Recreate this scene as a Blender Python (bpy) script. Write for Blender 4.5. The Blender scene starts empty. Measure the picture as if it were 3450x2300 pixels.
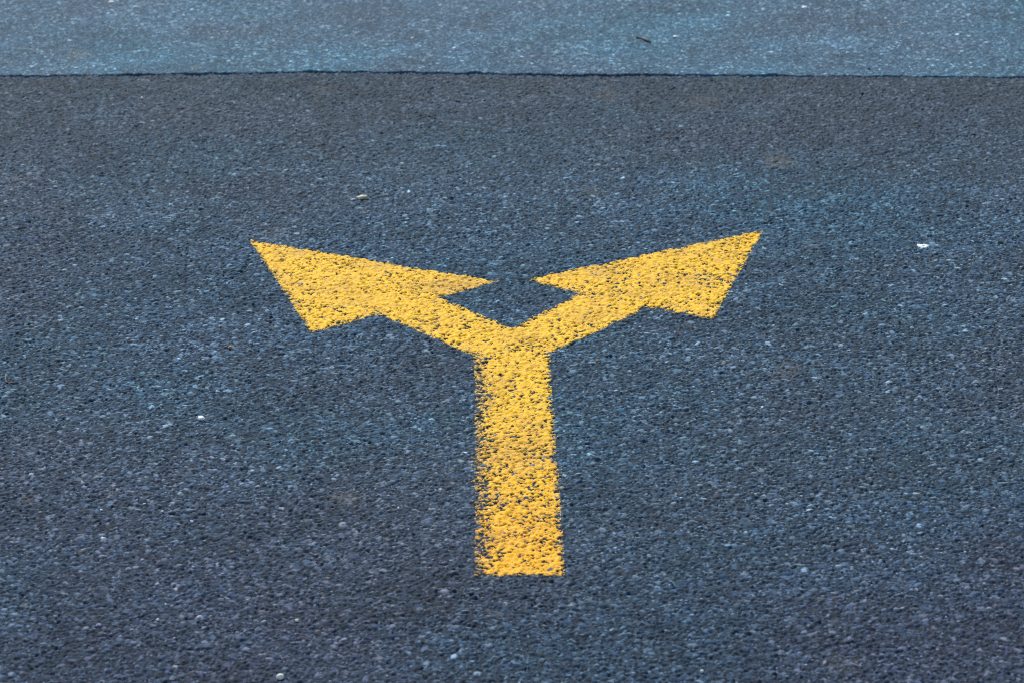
import bpy, math, random
import numpy as np
from concurrent.futures import ThreadPoolExecutor
from mathutils import Matrix, Vector, Euler, noise as mnoise

rng = np.random.default_rng(11)
random.seed(5)
scene = bpy.context.scene
C = scene.collection
f4 = np.float32

# ------------------------------------------------------------------ camera
PITCH, ROLL = 0.34954947, -0.02174885
cam = bpy.data.cameras.new("camera")
cam.sensor_width = 36.0
cam.lens = 117.757
cam.clip_start = 0.05
cam.clip_end = 2000
camo = bpy.data.objects.new("camera", cam)
C.objects.link(camo)
rot = Euler((math.pi / 2 - PITCH, 0, 0)).to_matrix() @ Matrix.Rotation(ROLL, 3, 'Z')
camo.matrix_world = Matrix.Translation((0, 0, 1.6)) @ rot.to_4x4()
scene.camera = camo
cam.dof.use_dof = True
cam.dof.focus_distance = 4.55
cam.dof.aperture_fstop = 13.0

# ------------------------------------------------------------------ light
SUN_EL, SUN_AZ = math.radians(42), math.radians(-14)     # azimuth from +Y (beyond the arrow)
SKY = 0.12
w = bpy.data.worlds.new("World")
scene.world = w
w.use_nodes = True
nt = w.node_tree
sky = nt.nodes.new('ShaderNodeTexSky')
sky.sky_type = 'NISHITA'
sky.sun_disc = False
sky.sun_elevation = SUN_EL
sky.sun_rotation = SUN_AZ
nt.links.new(sky.outputs[0], nt.nodes['Background'].inputs[0])
nt.nodes['Background'].inputs[1].default_value = SKY
sl = bpy.data.lights.new("sun", 'SUN')
sl.energy = 2.3
sl.angle = math.radians(16)
sl.color = (1.0, 0.97, 0.92)
so = bpy.data.objects.new("sun", sl)
C.objects.link(so)
d = Vector((math.sin(SUN_AZ) * math.cos(SUN_EL), math.cos(SUN_AZ) * math.cos(SUN_EL), math.sin(SUN_EL)))
so.rotation_euler = d.to_track_quat('Z', 'Y').to_euler()
so.location = (0, 0, 10)
scene.view_settings.view_transform = 'Standard'
scene.view_settings.look = 'None'
scene.view_settings.exposure = 0.76
scene.cycles.use_denoising = False
scene.cycles.filter_width = 1.0


def tag(o, label, cat=None, kind=None, group=None):
    o['label'] = label
    if cat: o['category'] = cat
    if kind: o['kind'] = kind
    if group: o['group'] = group
    return o


# ------------------------------------------------------------------ height field of the road
def axis(*segs):
    out = [np.arange(a, b - 1e-6, s) for a, b, s in segs]
    return np.concatenate(out + [[segs[-1][1]]])


X = axis((-2.0, -1.04, .004), (-1.04, 1.04, .0013), (1.04, 2.0, .004))
Y = axis((2.4, 2.96, .004), (2.96, 5.0, .0016), (5.0, 6.5, .002), (6.5, 8.6, .005))
NX, NY = len(X), len(Y)
X0, X1, Y0, Y1 = X[0], X[-1], Y[0], Y[-1]


def vnoise(xs, ys, cell, seed):
    """value noise on a rectilinear grid, range about -1..1"""
    r = np.random.default_rng(seed)
    u = (xs - X0) / cell + 2; v = (ys - Y0) / cell + 2
    nx = int((X1 - X0) / cell) + 7; ny = int((Y1 - Y0) / cell) + 7
    R = r.uniform(-1, 1, (ny, nx)).astype(f4)
    iu = np.floor(u).astype(int); tu = (u - iu); tu = (tu * tu * (3 - 2 * tu)).astype(f4)
    iv = np.floor(v).astype(int); tv = (v - iv); tv = (tv * tv * (3 - 2 * tv)).astype(f4)
    A = R[:, iu] * (1 - tu) + R[:, iu + 1] * tu
    return A[iv] * (1 - tv)[:, None] + A[iv + 1] * tv[:, None]


class Layer:
    def __init__(s, cell, rlo, rhi, prob, mu, sd, relief, seed):
        r = np.random.default_rng(seed)
        s.cell = cell
        s.nx = int((X1 - X0) / cell) + 6; s.ny = int((Y1 - Y0) / cell) + 6
        sh = (s.ny, s.nx)
        U = lambda a, b: r.uniform(a, b, sh).astype(f4)
        s.px = ((np.arange(s.nx)[None, :] - 2 + U(.08, .92)) * cell + X0).astype(f4)
        s.py = ((np.arange(s.ny)[:, None] - 2 + U(.08, .92)) * cell + Y0).astype(f4)
        rad = rlo + (rhi - rlo) * U(0, 1) ** 1.6
        asp = U(.74, 1.0)
        th = U(0, math.pi)
        s.a = np.cos(th) / rad * asp; s.b = np.sin(th) / rad * asp
        s.c = -np.sin(th) / rad / asp; s.d = np.cos(th) / rad / asp
        s.k = U(-.7, .7)
        s.top = (mu + sd * r.standard_normal(sh)).astype(f4)
        s.top[r.random(sh) > prob] = -1
        s.tx = (r.standard_normal(sh) * .16 * rad).astype(f4)
        s.ty = (r.standard_normal(sh) * .16 * rad).astype(f4)
        s.rel = (relief * (.75 + .5 * r.random(sh)) * rad).astype(f4)
        s.val = U(0, 1); s.hue = U(0, 1)


L1 = Layer(.0078, .0028, .0066, .70, 0.0, .00060, .46, 21)
L2 = Layer(.0042, .0015, .0029, .95, -.0002, .0007, .50, 22)

# where the two lays of asphalt meet (metres on the ground)
SEAM = np.array([[-2.2, 5.853], [-.912, 5.8406], [-.7514, 5.8395], [-.5797, 5.8335], [-.4027, 5.8211], [-.2156, 5.8079],
                 [.0104, 5.7796], [.2808, 5.7517], [.5868, 5.7151], [.7551, 5.6976], [.9098, 5.6831], [2.2, 5.56]])
seam_y = np.interp(X, SEAM[:, 0], SEAM[:, 1])
one = np.array([3.0])
seam_y = seam_y + vnoise(X, one, .03, 31)[0] * .003 + vnoise(X, one, .009, 32)[0] * .004 + vnoise(X, one, .15, 33)[0] * .003
seam_w = np.interp(X, [-2, -.9, -.2, .3, .52, .60, .75, .9, 2], [.0024, .0024, .0028, .0031, .0029, .0012, .0007, .0011, .0012])
seam_w = np.clip(seam_w * (1 + 1.0 * vnoise(X, one, .022, 34)[0] + .6 * vnoise(X, one, .07, 36)[0]), .0005, None)

und = vnoise(X, Y, .45, 41) * .0022 + vnoise(X, Y, .17, 42) * .0009
rough = vnoise(X, Y, .0045, 43) * .00042 + vnoise(X, Y, .0026, 44) * .00036
mat_n = vnoise(X, Y, .03, 45)

H = np.empty((NY, NX), f4)
ATT = np.empty((NY, NX, 3), f4)
XF = X.astype(f4)


def chunk(r0):
    r1 = min(NY, r0 + 48)
    ys = Y[r0:r1].astype(f4)[:, None]
    shp = (r1 - r0, NX)
    far = (Y[r0:r1][:, None] > seam_y[None, :])
    base = (-.0017 + .0005 * mat_n[r0:r1]).astype(f4)
    h = base.copy()
    val = np.zeros(shp, f4); hue = np.zeros(shp, f4); top = np.zeros(shp, f4)
    for L in (L1, L2):
        cx = np.floor((X - X0) / L.cell).astype(int) + 2
        cy = np.floor((Y[r0:r1] - Y0) / L.cell).astype(int) + 2
        for oy in (-1, 0, 1):
            iy = cy + oy
            for ox in (-1, 0, 1):
                ix = cx + ox
                g = lambda P: np.take(P[iy], ix, axis=1)
                dx = XF - g(L.px); dy = ys - g(L.py)
                u = g(L.a) * dx + g(L.b) * dy
                v = g(L.c) * dx + g(L.d) * dy
                k = g(L.k)
                au = np.abs(u); av = np.abs(v)
                m = np.maximum(np.maximum(au, av), np.maximum(np.abs(u + k * v), np.abs(v - k * u)) * .9)
                q = .55 * m + .45 * np.sqrt(u * u + v * v)
                q2 = q * q
                z = g(L.top) + g(L.tx) * u + g(L.ty) * v - g(L.rel) * q2 * (.22 + .78 * q2)
                up = z > h
                h = np.where(up, z, h)
                val = np.where(up, g(L.val), val)
                hue = np.where(up, g(L.hue), hue)
                top = np.where(up, np.clip((.98 - q) * 2.1, 0, 1), top)      # pale crown of the stone: worn top plus painted sky glint
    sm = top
    # the lay beyond the joint is finer and rolled flatter
    h = np.where(far, h * .52 + .0012, h)
    h = h + und[r0:r1] + rough[r0:r1] * np.where(far, .8, 1.0)
    # the open joint
    gd = np.abs(Y[r0:r1][:, None] - seam_y[None, :])
    gw = seam_w[None, :]
    t = np.clip((gw * 1.35 - gd) / (gw * .55), 0, 1)
    dep = np.clip(gw * 2.6, .002, .011)
    h = h * (1 - t) + (-dep + rough[r0:r1]) * t
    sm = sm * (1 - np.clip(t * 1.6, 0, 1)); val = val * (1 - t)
    H[r0:r1] = h
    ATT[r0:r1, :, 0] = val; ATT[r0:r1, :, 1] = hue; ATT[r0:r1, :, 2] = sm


with ThreadPoolExecutor(4) as ex:
    list(ex.map(chunk, range(0, NY, 48)))


def hz(x, y):
    return float(H[int(np.searchsorted(Y, y)), int(np.searchsorted(X, x))])


def grid_mesh(name, quads, xs, ys, Z, att, mat, parent=None):
    """mesh of the chosen quads of a rectilinear grid"""
    ny, nx = Z.shape
    qy, qx = np.nonzero(quads)
    i0 = (qy * nx + qx).astype(np.int64)
    F = np.stack([i0, i0 + 1, i0 + nx + 1, i0 + nx], 1).ravel()
    used = np.zeros(ny * nx, bool); used[F] = True
    remap = np.cumsum(used, dtype=np.int64) - 1
    idx = np.nonzero(used)[0]
    co = np.empty((len(idx), 3), f4)
    co[:, 0] = xs[idx % nx]; co[:, 1] = ys[idx // nx]; co[:, 2] = Z.ravel()[idx]
    me = bpy.data.meshes.new(name)
    me.vertices.add(len(idx)); me.vertices.foreach_set("co", co.ravel())
    me.loops.add(len(F)); me.loops.foreach_set("vertex_index", remap[F].astype(np.int32))
    n = len(F) // 4
    me.polygons.add(n); me.polygons.foreach_set("loop_start", np.arange(0, 4 * n, 4, dtype=np.int32))
    me.update(calc_edges=True)
    a = me.attributes.new("stone", 'FLOAT_VECTOR', 'POINT')
    a.data.foreach_set("vector", np.ascontiguousarray(att.reshape(-1, 3)[idx], dtype=f4).ravel())
    me.materials.append(mat)
    o = bpy.data.objects.new(name, me)
    C.objects.link(o)
    if parent: o.parent = parent
    return o


# ------------------------------------------------------------------ materials
class N:
    def __init__(s, name):
        s.m = bpy.data.materials.new(name); s.m.use_nodes = True
        s.t = s.m.node_tree
        s.b = s.t.nodes['Principled BSDF']
        s.pos = s.t.nodes.new('ShaderNodeNewGeometry').outputs['Position']

    def link(s, a, b): s.t.links.new(a, b)

    def _in(s, sock, v):
        if isinstance(v, bpy.types.NodeSocket): s.link(v, sock)
        elif v is not None:
            sock.default_value = v

    def math(s, op, a, b=None, c=None, clamp=False):
        n = s.t.nodes.new('ShaderNodeMath'); n.operation = op; n.use_clamp = clamp
        for i, v in enumerate((a, b, c)):
            s._in(n.inputs[i], v)
        return n.outputs[0]

    def noise(s, scale, detail=2, rough=.5, vec=None, dist=0):
        n = s.t.nodes.new('ShaderNodeTexNoise')
        n.inputs['Scale'].default_value = scale; n.inputs['Detail'].default_value = detail
        n.inputs['Roughness'].default_value = rough; n.inputs['Distortion'].default_value = dist
        s.link(vec or s.pos, n.inputs['Vector'])
        return n.outputs[0]

    def ramp(s, fac, stops, interp='LINEAR'):
        n = s.t.nodes.new('ShaderNodeValToRGB'); e = n.color_ramp.elements
        n.color_ramp.interpolation = interp
        while len(e) < len(stops): e.new(.5)
        for i, (p, c) in enumerate(stops):
            e[i].position = p
            e[i].color = (c, c, c, 1) if isinstance(c, (int, float)) else (*c, 1)
        s.link(fac, n.inputs[0])
        return n.outputs[0]

    def mix(s, fac, a, b, blend='MIX'):
        n = s.t.nodes.new('ShaderNodeMix'); n.data_type = 'RGBA'; n.blend_type = blend
        s._in(n.inputs['Factor'], fac)
        for k, v in ((6, a), (7, b)):
            s._in(n.inputs[k], (*v, 1) if isinstance(v, tuple) else v)
        return n.outputs[2]

    def spot(s, x, y, rx, ry, soft=.5):
        """0..1 mask of a ragged round patch on the ground"""
        vm = s.t.nodes.new('ShaderNodeVectorMath'); vm.operation = 'SUBTRACT'
        s.link(s.pos, vm.inputs[0]); vm.inputs[1].default_value = (x, y, 0)
        vs = s.t.nodes.new('ShaderNodeVectorMath'); vs.operation = 'MULTIPLY'
        s.link(vm.outputs[0], vs.inputs[0]); vs.inputs[1].default_value = (1 / rx, 1 / ry, 0)
        vl = s.t.nodes.new('ShaderNodeVectorMath'); vl.operation = 'LENGTH'
        s.link(vs.outputs[0], vl.inputs[0])
        if not hasattr(s, 'wob'):
            s.wob = s.math('MULTIPLY_ADD', s.noise(110, 3, .65), 1.3, -.65)
        l = s.math('ADD', vl.outputs[1], s.wob)
        mr = s.t.nodes.new('ShaderNodeMapRange'); mr.interpolation_type = 'SMOOTHSTEP'
        s.link(l, mr.inputs[0])
        mr.inputs[1].default_value = 1 + soft; mr.inputs[2].default_value = 1 - soft
        return mr.outputs[0]

    def bump(s, h, dist, strength=1.0):
        n = s.t.nodes.new('ShaderNodeBump'); n.inputs['Strength'].default_value = strength
        n.inputs['Distance'].default_value = dist
        s.link(h, n.inputs['Height']); s.link(n.outputs[0], s.b.inputs['Normal'])


def asphalt(name, far=False, attr=True, gain=1.0):
    n = N(name)
    if attr:
        at = n.t.nodes.new('ShaderNodeAttribute'); at.attribute_name = 'stone'
        sp = n.t.nodes.new('ShaderNodeSeparateXYZ'); n.link(at.outputs['Vector'], sp.inputs[0])
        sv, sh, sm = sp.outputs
    else:
        vo = n.t.nodes.new('ShaderNodeTexVoronoi'); vo.inputs['Scale'].default_value = 125
        n.link(n.pos, vo.inputs['Vector'])
        sp = n.t.nodes.new('ShaderNodeSeparateColor'); n.link(vo.outputs['Color'], sp.inputs[0])
        sv, sh, _ = sp.outputs
        sm = n.ramp(vo.outputs['Distance'], [(.35, 1.0), (.75, 0.0)])
    g = gain
    c = lambda r, gg, b: (r * g * .30, gg * g * .535, b * g * .665)
    # kinds of stone in the aggregate
    hue = n.ramp(sh, [(0, c(.062, .092, .140)), (.14, c(.085, .122, .165)), (.28, c(.110, .128, .150)), (.40, c(.080, .118, .175)),
                      (.52, c(.125, .128, .160)), (.60, c(.075, .125, .160)), (.70, c(.150, .140, .150)), (.78, c(.090, .120, .150)),
                      (.85, c(.165, .128, .135)), (.90, c(.205, .150, .115)), (.94, c(.075, .150, .185)), (.97, c(.23, .225, .22)), (1.0, c(.33, .16, .09))], 'LINEAR')
    val = n.ramp(sv, [(0, .50), (.35, .90), (.65, 1.7), (.88, 3.0), (.98, 4.4), (.988, 5.6 if not far else 5.4), (1, 7.0 if not far else 7.5)])
    stone = n.mix(1.0, hue, val, 'MULTIPLY')
    # the palest stones are greyer
    bw = n.t.nodes.new('ShaderNodeRGBToBW'); n.link(stone, bw.inputs[0])
    gry = n.mix(1.0, bw.outputs[0], (.84, 1.04, 1.16), 'MULTIPLY')
    stone = n.mix(n.ramp(sv, [(.60, 0.0), (.92, .75)]), stone, gry)
    bit = c(.040, .049, .059) if not far else c(.066, .082, .100)
    fine = n.noise(620, 2, .6)
    bitv = n.mix(1.0, bit, n.ramp(fine, [(.3, .7), (.7, 1.35)]), 'MULTIPLY')
    # how strongly crowns pale: bitumen worn off, plus sky glints put into the colour
    wear_glint = n.ramp(n.noise(3.1, 4, .6), [(.3, .62), (.7, .98)])
    k = n.math('MULTIPLY', sm, wear_glint)
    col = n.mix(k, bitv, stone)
    # broad patchiness: bluer / browner, lighter / darker
    blot = n.noise(2.3, 4, .55)
    tint = n.ramp(blot, [(.36, (1.12, .96, .95)), (.5, (1, 1, 1)), (.64, (.84, 1.06, 1.06))])
    col = n.mix(1.0, col, tint, 'MULTIPLY')
    lum = n.ramp(n.noise(5.5, 6, .70), [(.3, .72 if not far else .66), (.7, 1.28 if not far else 1.36)])
    col = n.mix(1.0, col, lum, 'MULTIPLY')
    sep = n.t.nodes.new('ShaderNodeSeparateXYZ'); n.link(n.pos, sep.inputs[0])
    if not far:
        # broad lighter, bluer stretches and darker, purplish ones
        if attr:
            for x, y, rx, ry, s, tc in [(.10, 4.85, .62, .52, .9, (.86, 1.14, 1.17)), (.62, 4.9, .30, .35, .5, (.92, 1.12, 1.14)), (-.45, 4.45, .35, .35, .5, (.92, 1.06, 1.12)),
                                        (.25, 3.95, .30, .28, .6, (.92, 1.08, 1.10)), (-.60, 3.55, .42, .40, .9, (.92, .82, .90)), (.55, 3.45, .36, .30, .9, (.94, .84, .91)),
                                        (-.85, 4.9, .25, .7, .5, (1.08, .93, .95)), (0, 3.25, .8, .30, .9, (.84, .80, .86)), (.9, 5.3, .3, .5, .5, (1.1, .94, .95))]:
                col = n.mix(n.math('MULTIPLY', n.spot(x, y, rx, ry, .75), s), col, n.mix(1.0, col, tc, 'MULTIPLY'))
        # brownish dirt gathered along the joint
        yy = n.math('MULTIPLY_ADD', n.noise(6, 3, .6), .5, sep.outputs[1])
        yy = n.math('MULTIPLY_ADD', sep.outputs[0], .09, yy)
        band = n.math('MULTIPLY', n.ramp(n.math('SUBTRACT', yy, 5.30), [(0, 0.0), (.72, 1.0)]), .5)
        col = n.mix(band, col, c(.098, .080, .076))
    spots_t = [(.4389, 5.2226, .024, .036, .75), (.3736, 4.262, .018, .028, .5), (.362, 4.225, .02, .02, .35), (-.2114, 3.8383, .020, .018, .65),
               (-.3591, 4.8987, .022, .03, .4), (.1723, 5.6329, .02, .04, .55), (.3446, 5.5724, .022, .045, .45), (-.6049, 3.8576, .010, .012, .55),
               (.355, 3.335, .022, .022, .45), (.1279, 5.084, .022, .03, .4), (-.328, 5.711, .02, .04, .4), (.454, 4.7805, .016, .014, .5),
               (-.505, 3.87, .012, .016, .4), (-.7954, 5.2153, .02, .03, .4)] if not far else [(-.79, 5.98, .02, .04, .4), (-.56, 5.88, .012, .02, .4)]
    for x, y, rx, ry, s in spots_t:
        col = n.mix(n.math('MULTIPLY', n.spot(x, y, rx, ry), s * .42), col, (.125 * g, .112 * g, .085 * g))
    if far:
        for x, y, rx, ry, s in [(-.0939, 5.8908, .03, .045, .55), (.4792, 5.9467, .032, .07, .6), (.60, 5.92, .06, .08, .22), (.66, 5.86, .05, .06, .3)]:
            col = n.mix(n.math('MULTIPLY', n.spot(x, y, rx, ry, .85), s * .5), col, n.mix(1.0, col, (1.35, 1.75, 1.85), 'MULTIPLY'))
    if far:
        col = n.mix(1.0, col, (.92, 1.04, .99), 'MULTIPLY')
    n.link(col, n.b.inputs['Base Color'])
    n.b.inputs['Roughness'].default_value = .8
    n.b.inputs['Specular IOR Level'].default_value = .14
    n.bump(n.noise(900, 2, .6), .0005, .8)
    return n.m


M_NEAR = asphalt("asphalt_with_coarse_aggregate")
M_FAR = asphalt("paler_worn_asphalt", far=True, gain=1.45)
M_OUT = asphalt("asphalt_further_off", attr=False)

cy_ = .5 * (Y[:-1] + Y[1:]); sc_ = .5 * (seam_y[:-1] + seam_y[1:])
near_q = cy_[:, None] <= sc_[None, :]
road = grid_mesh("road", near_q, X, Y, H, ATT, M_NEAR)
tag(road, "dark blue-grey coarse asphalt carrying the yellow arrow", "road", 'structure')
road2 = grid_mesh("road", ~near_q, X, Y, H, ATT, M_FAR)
tag(road2, "paler smoother asphalt strip beyond the dark joint at the top", "road", 'structure')

# asphalt further off, out to the horizon
R = 400.0
gx = [-R, X0, X1, R]; gy = [-R, Y0, Y1, R]
vs = [(x, y, -.002) for y in gy for x in gx]
fs = [(j * 4 + i, j * 4 + i + 1, j * 4 + i + 5, j * 4 + i + 4) for j in range(3) for i in range(3) if not (i == 1 and j == 1)]
me = bpy.data.meshes.new("ground"); me.from_pydata(vs, [], fs); me.materials.append(M_OUT)
gr = bpy.data.objects.new("ground", me); C.objects.link(gr)
tag(gr, "open asphalt stretching away around the marked stretch of road", "ground", 'structure')

# ------------------------------------------------------------------ the painted arrow
OUT = [(-.0497, 3.5882), (-.0523, 4.3329), (-.1889, 4.5084), (-.2827, 4.4378), (-.3982, 4.8655), (-.0181, 4.6425), (-.1013, 4.5774),
       (.0001, 4.4419), (.0973, 4.5798), (.0221, 4.6466), (.3887, 4.8589), (.2850, 4.4564), (.1920, 4.5106), (.0520, 4.3335), (.0568, 3.5851)]
EDGE = [.44, .50, .42, .55, .65, .50, .55, .50, .50, .60, .55, .36, .40, .42, .30]
SOFT = [.028, .009, .014, .007, .005, .010, .007, .009, .014, .008, .007, .018, .008, .008, .011]
ja, jb = np.searchsorted(X, (-.43, .43)); ia, ib = np.searchsorted(Y, (3.55, 4.90))
xs, ys = X[ja:jb], Y[ia:ib]
GX, GY = np.meshgrid(xs, ys)
h = H[ia:ib, ja:jb]; at = ATT[ia:ib, ja:jb]
inside = np.zeros(GX.shape, bool)
P = np.array(OUT); npnt = len(P)
for i in range(npnt):
    (x1, y1), (x2, y2) = P[i], P[(i + 1) % npnt]
    c = (y1 > GY) != (y2 > GY)
    with np.errstate(divide='ignore', invalid='ignore'):
        inside ^= c & (GX < (x2 - x1) * (GY - y1) / (y2 - y1) + x1)
efac = np.ones(GX.shape); dist = np.full(GX.shape, 9.0)
jit = vnoise(xs, ys, .011, 61) * .0011 + vnoise(xs, ys, .05, 62) * .0008
for i in range(npnt):
    a = P[i]; b = P[(i + 1) % npnt]; ab = b - a
    t = np.clip(((GX - a[0]) * ab[0] + (GY - a[1]) * ab[1]) / (ab @ ab), 0, 1)
    dd = np.hypot(GX - a[0] - t * ab[0], GY - a[1] - t * ab[1])
    dist = np.minimum(dist, dd)
    efac = np.minimum(efac, EDGE[i] + (1 - EDGE[i]) * np.clip((dd + jit) / SOFT[i], 0, 1) ** .8)


def box(A, ry, rx):
    for ax, r in ((0, ry), (1, rx)):
        p = [(0, 0), (0, 0)]; p[ax] = (r + 1, r)
        cs = np.cumsum(np.pad(A, p, mode='edge').astype(np.float64), axis=ax)
        n_ = A.shape[ax]
        lo = np.take(cs, range(0, n_), axis=ax); hi = np.take(cs, range(2 * r + 1, n_ + 2 * r + 1), axis=ax)
        A = (hi - lo) / (2 * r + 1)
    return A


hrel = h - box(h, 6, 8)
bare = (np.modf(at[..., 0] * 53.7)[0] > .955) & (at[..., 2] > .6)
g = hrel / hrel.std() * 1.0 + vnoise(xs, ys, .0042, 63) * .8 + vnoise(xs, ys, .0085, 64) * .5 + vnoise(xs, ys, .045, 65) * .5 + vnoise(xs, ys, .018, 68) * .4 + vnoise(xs, ys, .0028, 66) * (.55 + .5 * np.clip(1 - dist / .015, 0, 1))
g = g - bare * 2.6
F = np.interp(GY, [3.5, 3.75, 4.0, 4.25, 4.34, 4.45, 4.9], [.87, .84, .84, .87, .895, .91, .92])
F = F + vnoise(xs, ys, .09, 67) * .045 + vnoise(xs, ys, .035, 69) * .03 - .035 * np.clip((GX - .02) / .1, 0, 1) * (GY > 4.4)
Fe = np.where(inside, F * efac, np.where(dist < .004, .02, 0.0))
gs = np.sort(g[inside][::7]); qs = np.linspace(0, 1, len(gs))
thr = np.interp(1 - Fe, qs, gs)
thr[Fe <= 0] = 99
cov = g > thr
film = np.maximum(h, box(h, 2, 2) - .00035) + .00028
Z = np.where(cov, film, h - .0006)
quads = cov[:-1, :-1] | cov[1:, :-1] | cov[:-1, 1:] | cov[1:, 1:]
qx = .5 * (GX[:-1, :-1] + GX[1:, 1:]); qy = .5 * (GY[:-1, :-1] + GY[1:, 1:])


def side(p, q, x, y): return (q[0] - p[0]) * (y - p[1]) - (q[1] - p[1]) * (x - p[0])


hl = (side(OUT[6], OUT[2], qx, qy) < 0) & (qx < -.01)
hr = (side(OUT[8], OUT[12], qx, qy) > 0) & (qx > .01)
stem = qy < 4.3332
hl &= ~stem; hr &= ~stem
rest = ~(hl | hr | stem)
# thickness attribute: x = film build-up, y = stone random, z = covered
th = np.clip(.5 + hrel / .003, 0, 1)
patt = np.stack([th, at[..., 0], efac], 2).astype(f4)


def paint(name, base, thin, dirt, pale, dirty=.75):
    n = N(name)
    a_ = n.t.nodes.new('ShaderNodeAttribute'); a_.attribute_name = 'stone'
    sp = n.t.nodes.new('ShaderNodeSeparateXYZ'); n.link(a_.outputs['Vector'], sp.inputs[0])
    col = n.mix(n.ramp(n.noise(300, 3, .65), [(.48, 0.0), (.70, 1.0)]), base, pale)
    # thin coats show the road through, mostly in the hollows
    k = n.math('ADD', n.math('MULTIPLY_ADD', sp.outputs[0], -.85, .50), n.math('MULTIPLY_ADD', n.noise(150, 5, .72), 2.4, -1.12), clamp=True)
    col = n.mix(n.math('MULTIPLY', k, 1.0, clamp=True), col, thin)
    big = n.ramp(n.noise(13, 5, .68), [(.49, 0.0), (.66, 1.0)])
    sm_ = n.ramp(n.noise(260, 4, .75), [(.38, .1), (.60, 1.0)])
    col = n.mix(n.math('MULTIPLY', n.math('MULTIPLY', big, sm_), dirty), col, dirt)
    for x, y, rx, ry, s in [(0, 3.66, .09, .12, .8), (0, 3.9, .09, .16, .4)]:
        col = n.mix(n.math('MULTIPLY', n.spot(x, y, rx, ry, .8), s), col, n.mix(1.0, col, (1.02, .86, .6), 'MULTIPLY'))
    for x, y, rx, ry, s in [(-.088, 4.63, .05, .03, .95), (.14, 4.69, .03, .03, .5), (.17, 4.575, .06, .018, .5), (.012, 4.40, .03, .025, .5), (-.02, 3.70, .03, .03, .35), (0, 3.97, .06, .07, .5), (.25, 4.62, .05, .03, .45), (-.26, 4.62, .05, .03, .3),
                            (-.345, 4.80, .03, .02, .3), (.30, 4.80, .04, .02, .35), (.02, 3.97, .04, .03, .35)]:
        col = n.mix(n.math('MULTIPLY', n.math('MULTIPLY', n.spot(x, y, rx, ry, .7), sm_), s), col, dirt)
    # pin-holes where the coat never closed, thicker towards the sprayed edges
    pin = n.math('MULTIPLY_ADD', n.math('SUBTRACT', 1.0, sp.outputs[2]), .26, n.noise(330, 4, .72))
    col = n.mix(n.math('MULTIPLY', n.ramp(pin, [(.57, 0.0), (.64, 1.0)]), .85), col, (.075, .075, .075))
    n.link(col, n.b.inputs['Base Color'])
    n.b.inputs['Roughness'].default_value = .6
    n.b.inputs['Specular IOR Level'].default_value = .08
    n.bump(n.noise(700, 3, .65), .0004, .8)
    return n.m


M_YEL = paint("worn_yellow_road_paint", (.94, .505, .004), (.44, .22, .022), (.48, .27, .05), (.95, .63, .075))
arrow = bpy.data.objects.new("painted_arrow", None)
C.objects.link(arrow)
arrow.empty_display_size = .1
tag(arrow, "worn yellow two-headed fork arrow painted on the asphalt, heads pointing up left and up right", "road marking")
for nm, m in (("stem", stem), ("branch", rest & (qx < 0)), ("branch", rest & (qx >= 0)), ("arrowhead", hl), ("arrowhead", hr)):
    grid_mesh(nm, quads & m, xs, ys, Z, patt, M_YEL, arrow)

# ------------------------------------------------------------------ white paint splash on the right
ja, jb = np.searchsorted(X, (.60, .64)); ia, ib = np.searchsorted(Y, (4.74, 4.80))
xs, ys = X[ja:jb], Y[ia:ib]
GX, GY = np.meshgrid(xs, ys)
ang = np.arctan2(GY - 4.768, GX - .62)
rr = .0084 * (1 + .13 * np.sin(3 * ang + .6) + .09 * np.sin(5 * ang + 2) + .06 * np.sin(9 * ang))
hh = H[ia:ib, ja:jb]
cov = (np.hypot(GX - .62, (GY - 4.768) * .86) < rr) & (vnoise(xs, ys, .004, 71) > -.86)
Z = np.where(cov, box(hh, 2, 2) * .6 + hh * .4 + .0011, hh - .0008)
qd = cov[:-1, :-1] | cov[1:, :-1] | cov[:-1, 1:] | cov[1:, 1:]
pa = np.stack([np.ones_like(Z), np.zeros_like(Z), np.ones_like(Z)], 2)
M_WHT = paint("white_paint_drop", (.66, .72, .68), (.5, .52, .5), (.55, .58, .55), (.84, .86, .80), .15)
ws = grid_mesh("paint_splash", qd, xs, ys, Z, pa, M_WHT)
tag(ws, "round splash of white paint on the asphalt right of the arrow", "paint splash")


# ------------------------------------------------------------------ loose stones and bits
def rock_mat(name, a, b, scale=240, rough=.7):
    n = N(name)
    oc = n.t.nodes.new('ShaderNodeTexCoord').outputs['Object']
    col = n.mix(n.ramp(n.noise(scale, 4, .6, oc), [(.35, 0.0), (.65, 1.0)]), a, b)
    n.link(col, n.b.inputs['Base Color']); n.b.inputs['Roughness'].default_value = rough
    n.bump(n.noise(scale * 3, 3, .6, oc), .0004, .7)
    return n.m


M_CREAM = rock_mat("cream_quartz", (.78, .76, .66), (.66, .60, .46))
M_WHITE = rock_mat("white_limestone", (.80, .80, .76), (.62, .62, .58))
M_BEIGE = rock_mat("beige_sandstone", (.50, .47, .37), (.30, .24, .16), 110)
M_GREY = rock_mat("pale_blue_grey_stone", (.24, .29, .33), (.17, .20, .23))
M_AMBER = rock_mat("amber_stone", (.42, .20, .04), (.26, .11, .03))
M_DARK = rock_mat("black_tarry_crumb", (.012, .012, .013), (.03, .028, .026))
M_BARK = rock_mat("dark_dry_bark", (.045, .034, .026), (.10, .075, .05), 160)


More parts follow.
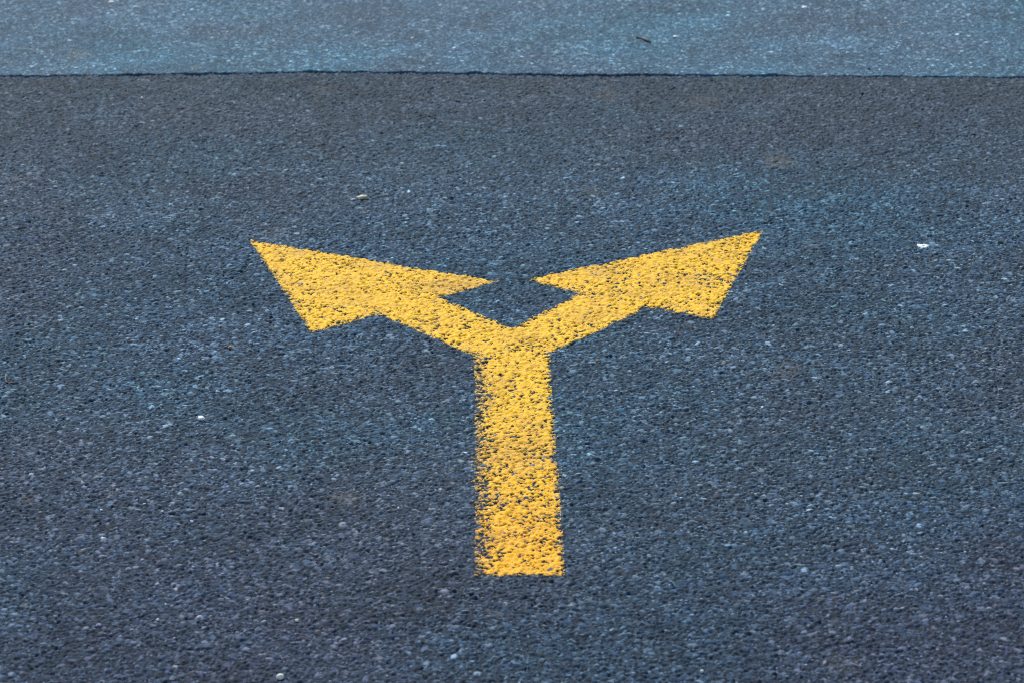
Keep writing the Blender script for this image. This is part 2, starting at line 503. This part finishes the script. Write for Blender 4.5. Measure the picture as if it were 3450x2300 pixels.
def pebble(x, y, size, mat, label, cat='pebble', name='pebble', yaw=0., sink=.25, seed=0, facet=.0, group=None, tilt=0.):
    import bmesh
    bm = bmesh.new()
    bmesh.ops.create_icosphere(bm, subdivisions=4, radius=1)
    off = Vector((seed * 7.3, seed * 3.1, seed * 1.7))
    planes = []
    r_ = random.Random(seed)
    for _ in range(9):
        v = Vector((r_.gauss(0, 1), r_.gauss(0, 1), r_.gauss(0, 1))).normalized()
        planes.append((v, r_.uniform(.62, .92)))
    for v in bm.verts:
        p = v.co.copy()
        if facet:
            for nrm, dd in planes:
                e = p.dot(nrm) - dd
                if e > 0: p -= nrm * e * facet
        k = 1 + .16 * mnoise.noise(v.co * 1.3 + off) + .07 * mnoise.noise(v.co * 3.4 + off) + .03 * mnoise.noise(v.co * 8 + off)
        v.co = Vector((p.x * size[0] / 2, p.y * size[1] / 2, p.z * size[2] / 2)) * k
    me = bpy.data.meshes.new(name); bm.to_mesh(me); bm.free()
    me.shade_smooth(); me.materials.append(mat)
    o = bpy.data.objects.new(name, me); C.objects.link(o)
    o.location = (x, y, hz(x, y) + size[2] * (.5 - sink))
    o.rotation_euler = (tilt, 0, yaw)
    return tag(o, label, cat, group=group)


pebble(-.262, 3.326, (.0088, .0080, .0072), M_CREAM, "largest rounded cream-white pebble, lying near the bottom edge left of the stem", seed=3, facet=.5, yaw=.5, sink=.12)
pebble(-.2519, 3.4757, (.0042, .004, .0036), M_CREAM, "small cream pebble just above the large cream-white pebble", seed=4, sink=.1)
pebble(-.4115, 4.116, (.0108, .0092, .0062), M_WHITE, "angular white stone chip lying left of the stem, below the left arrowhead", 'stone chip', 'stone_chip', seed=5, facet=.9, yaw=-.25, sink=.15)
pebble(-.2301, 5.064, (.0225, .0125, .0075), M_BEIGE, "flat beige stone flake on the asphalt above the left arrowhead", 'stone flake', 'stone_flake', seed=6, facet=.8, yaw=-.12, sink=.2, tilt=.25)
pebble(-.2462, 5.060, (.0095, .0075, .0045), M_GREY, "small blue-grey stone touching the left end of the beige flake", seed=7, facet=.8, sink=.2)
pebble(.2001, 3.321, (.0040, .0036, .0034), M_WHITE, "tiny white pebble at the bottom edge right of the stem", seed=8, sink=.1)
pebble(-.4593, 3.8314, (.0044, .0036, .0034), M_WHITE, "tiny white pebble left of the stem, the upper of a close pair", seed=9, facet=.5, sink=.1, group="tiny pale pebbles left of the stem")
pebble(-.4348, 3.8046, (.0040, .0034, .003), M_WHITE, "tiny white pebble left of the stem, the lower of a close pair", seed=10, facet=.5, sink=.1, group="tiny pale pebbles left of the stem")
pebble(-.5108, 3.814, (.0042, .0034, .003), M_WHITE, "tiny white pebble nearest the left edge, at the height of the lower stem", seed=12, facet=.5, sink=.1, group="tiny pale pebbles left of the stem")
pebble(-.4108, 3.4839, (.0038, .0034, .003), M_WHITE, "tiny white pebble low on the left, left of the small cream pebble", seed=13, sink=.1, group="tiny pale pebbles left of the stem")
pebble(-.3933, 4.3877, (.0062, .0055, .0048), M_AMBER, "small amber-brown pebble below the lower tip of the left arrowhead", seed=14, sink=.15)
pebble(.1164, 4.2977, (.0052, .005, .004), M_AMBER, "small orange-brown pebble right of the top of the stem", seed=15, sink=.2)
pebble(.6447, 5.7556, (.0056, .006, .0045), M_DARK, "black crumb on the pale asphalt just above the joint", 'crumb', 'tar_crumb', seed=16, facet=.5, sink=.2)
pebble(.6164, 5.5976, (.0056, .006, .0045), M_DARK, "black crumb on the dark asphalt just below the joint", 'crumb', 'tar_crumb', seed=17, facet=.5, sink=.2)
pebble(.5705, 6.2074, (.0115, .012, .005), M_WHITE, "whitish stone at the top edge on the pale asphalt, right of the dark twig", seed=18, facet=.6, sink=.25)
pebble(.3142, 6.0135, (.0085, .009, .004), M_WHITE, "whitish stone on the pale asphalt close to the right end of the dark twig", seed=19, facet=.6, sink=.25)
pebble(-.765, 6.362, (.011, .011, .005), M_WHITE, "whitish stone in the top left corner on the pale asphalt", seed=20, facet=.6, sink=.25)
pebble(-.6397, 5.669, (.0046, .005, .004), M_CREAM, "tiny cream pebble just below the joint on the left", seed=23, sink=.1)


def tube(name, pts, radii, mat, label, cat):
    vs, fs = [], []
    n_ = 8
    pv = [Vector(p) for p in pts]
    for i, p in enumerate(pv):
        t = (pv[min(i + 1, len(pv) - 1)] - pv[max(i - 1, 0)]).normalized()
        s_ = t.cross(Vector((0, 0, 1))).normalized(); u = s_.cross(t)
        for k in range(n_):
            a = k * 2 * math.pi / n_
            r = radii[i] * (1 + .25 * mnoise.noise(Vector((i * 1.7, k * 1.3, 2))))
            vs.append(p + s_ * math.cos(a) * r + u * math.sin(a) * r)
    for i in range(len(pv) - 1):
        for k in range(n_):
            fs.append((i * n_ + k, i * n_ + (k + 1) % n_, (i + 1) * n_ + (k + 1) % n_, (i + 1) * n_ + k))
    fs.append(tuple(range(n_))[::-1]); fs.append(tuple((len(pv) - 1) * n_ + k for k in range(n_)))
    me = bpy.data.meshes.new(name); me.from_pydata(vs, [], fs); me.shade_smooth(); me.materials.append(mat)
    o = bpy.data.objects.new(name, me); C.objects.link(o)
    return tag(o, label, cat)


zt = max(hz(.25, 6.0), hz(.26, 5.99)) + .0015
tube("twig", [(.2415, 6.0165, zt), (.2455, 6.011, zt + .001), (.250, 6.006, zt + .0005), (.2555, 5.997, zt + .001), (.262, 5.985, zt + .0012), (.266, 5.977, zt)],
     [.0012, .0022, .0013, .0024, .0026, .0014], M_BARK, "short dark broken twig lying on the pale asphalt near the top edge", "twig")
zt = hz(-.685, 4.273) + .0012
tube("stalk", [(-.6945, 4.300, zt + .002), (-.6930, 4.287, zt + .001), (-.6905, 4.275, zt + .0004), (-.683, 4.272, zt), (-.6720, 4.2705, zt + .001)],
     [.0006, .0009, .0012, .0010, .0006], M_BARK, "thin bent dark stalk lying at the left edge", "stalk")
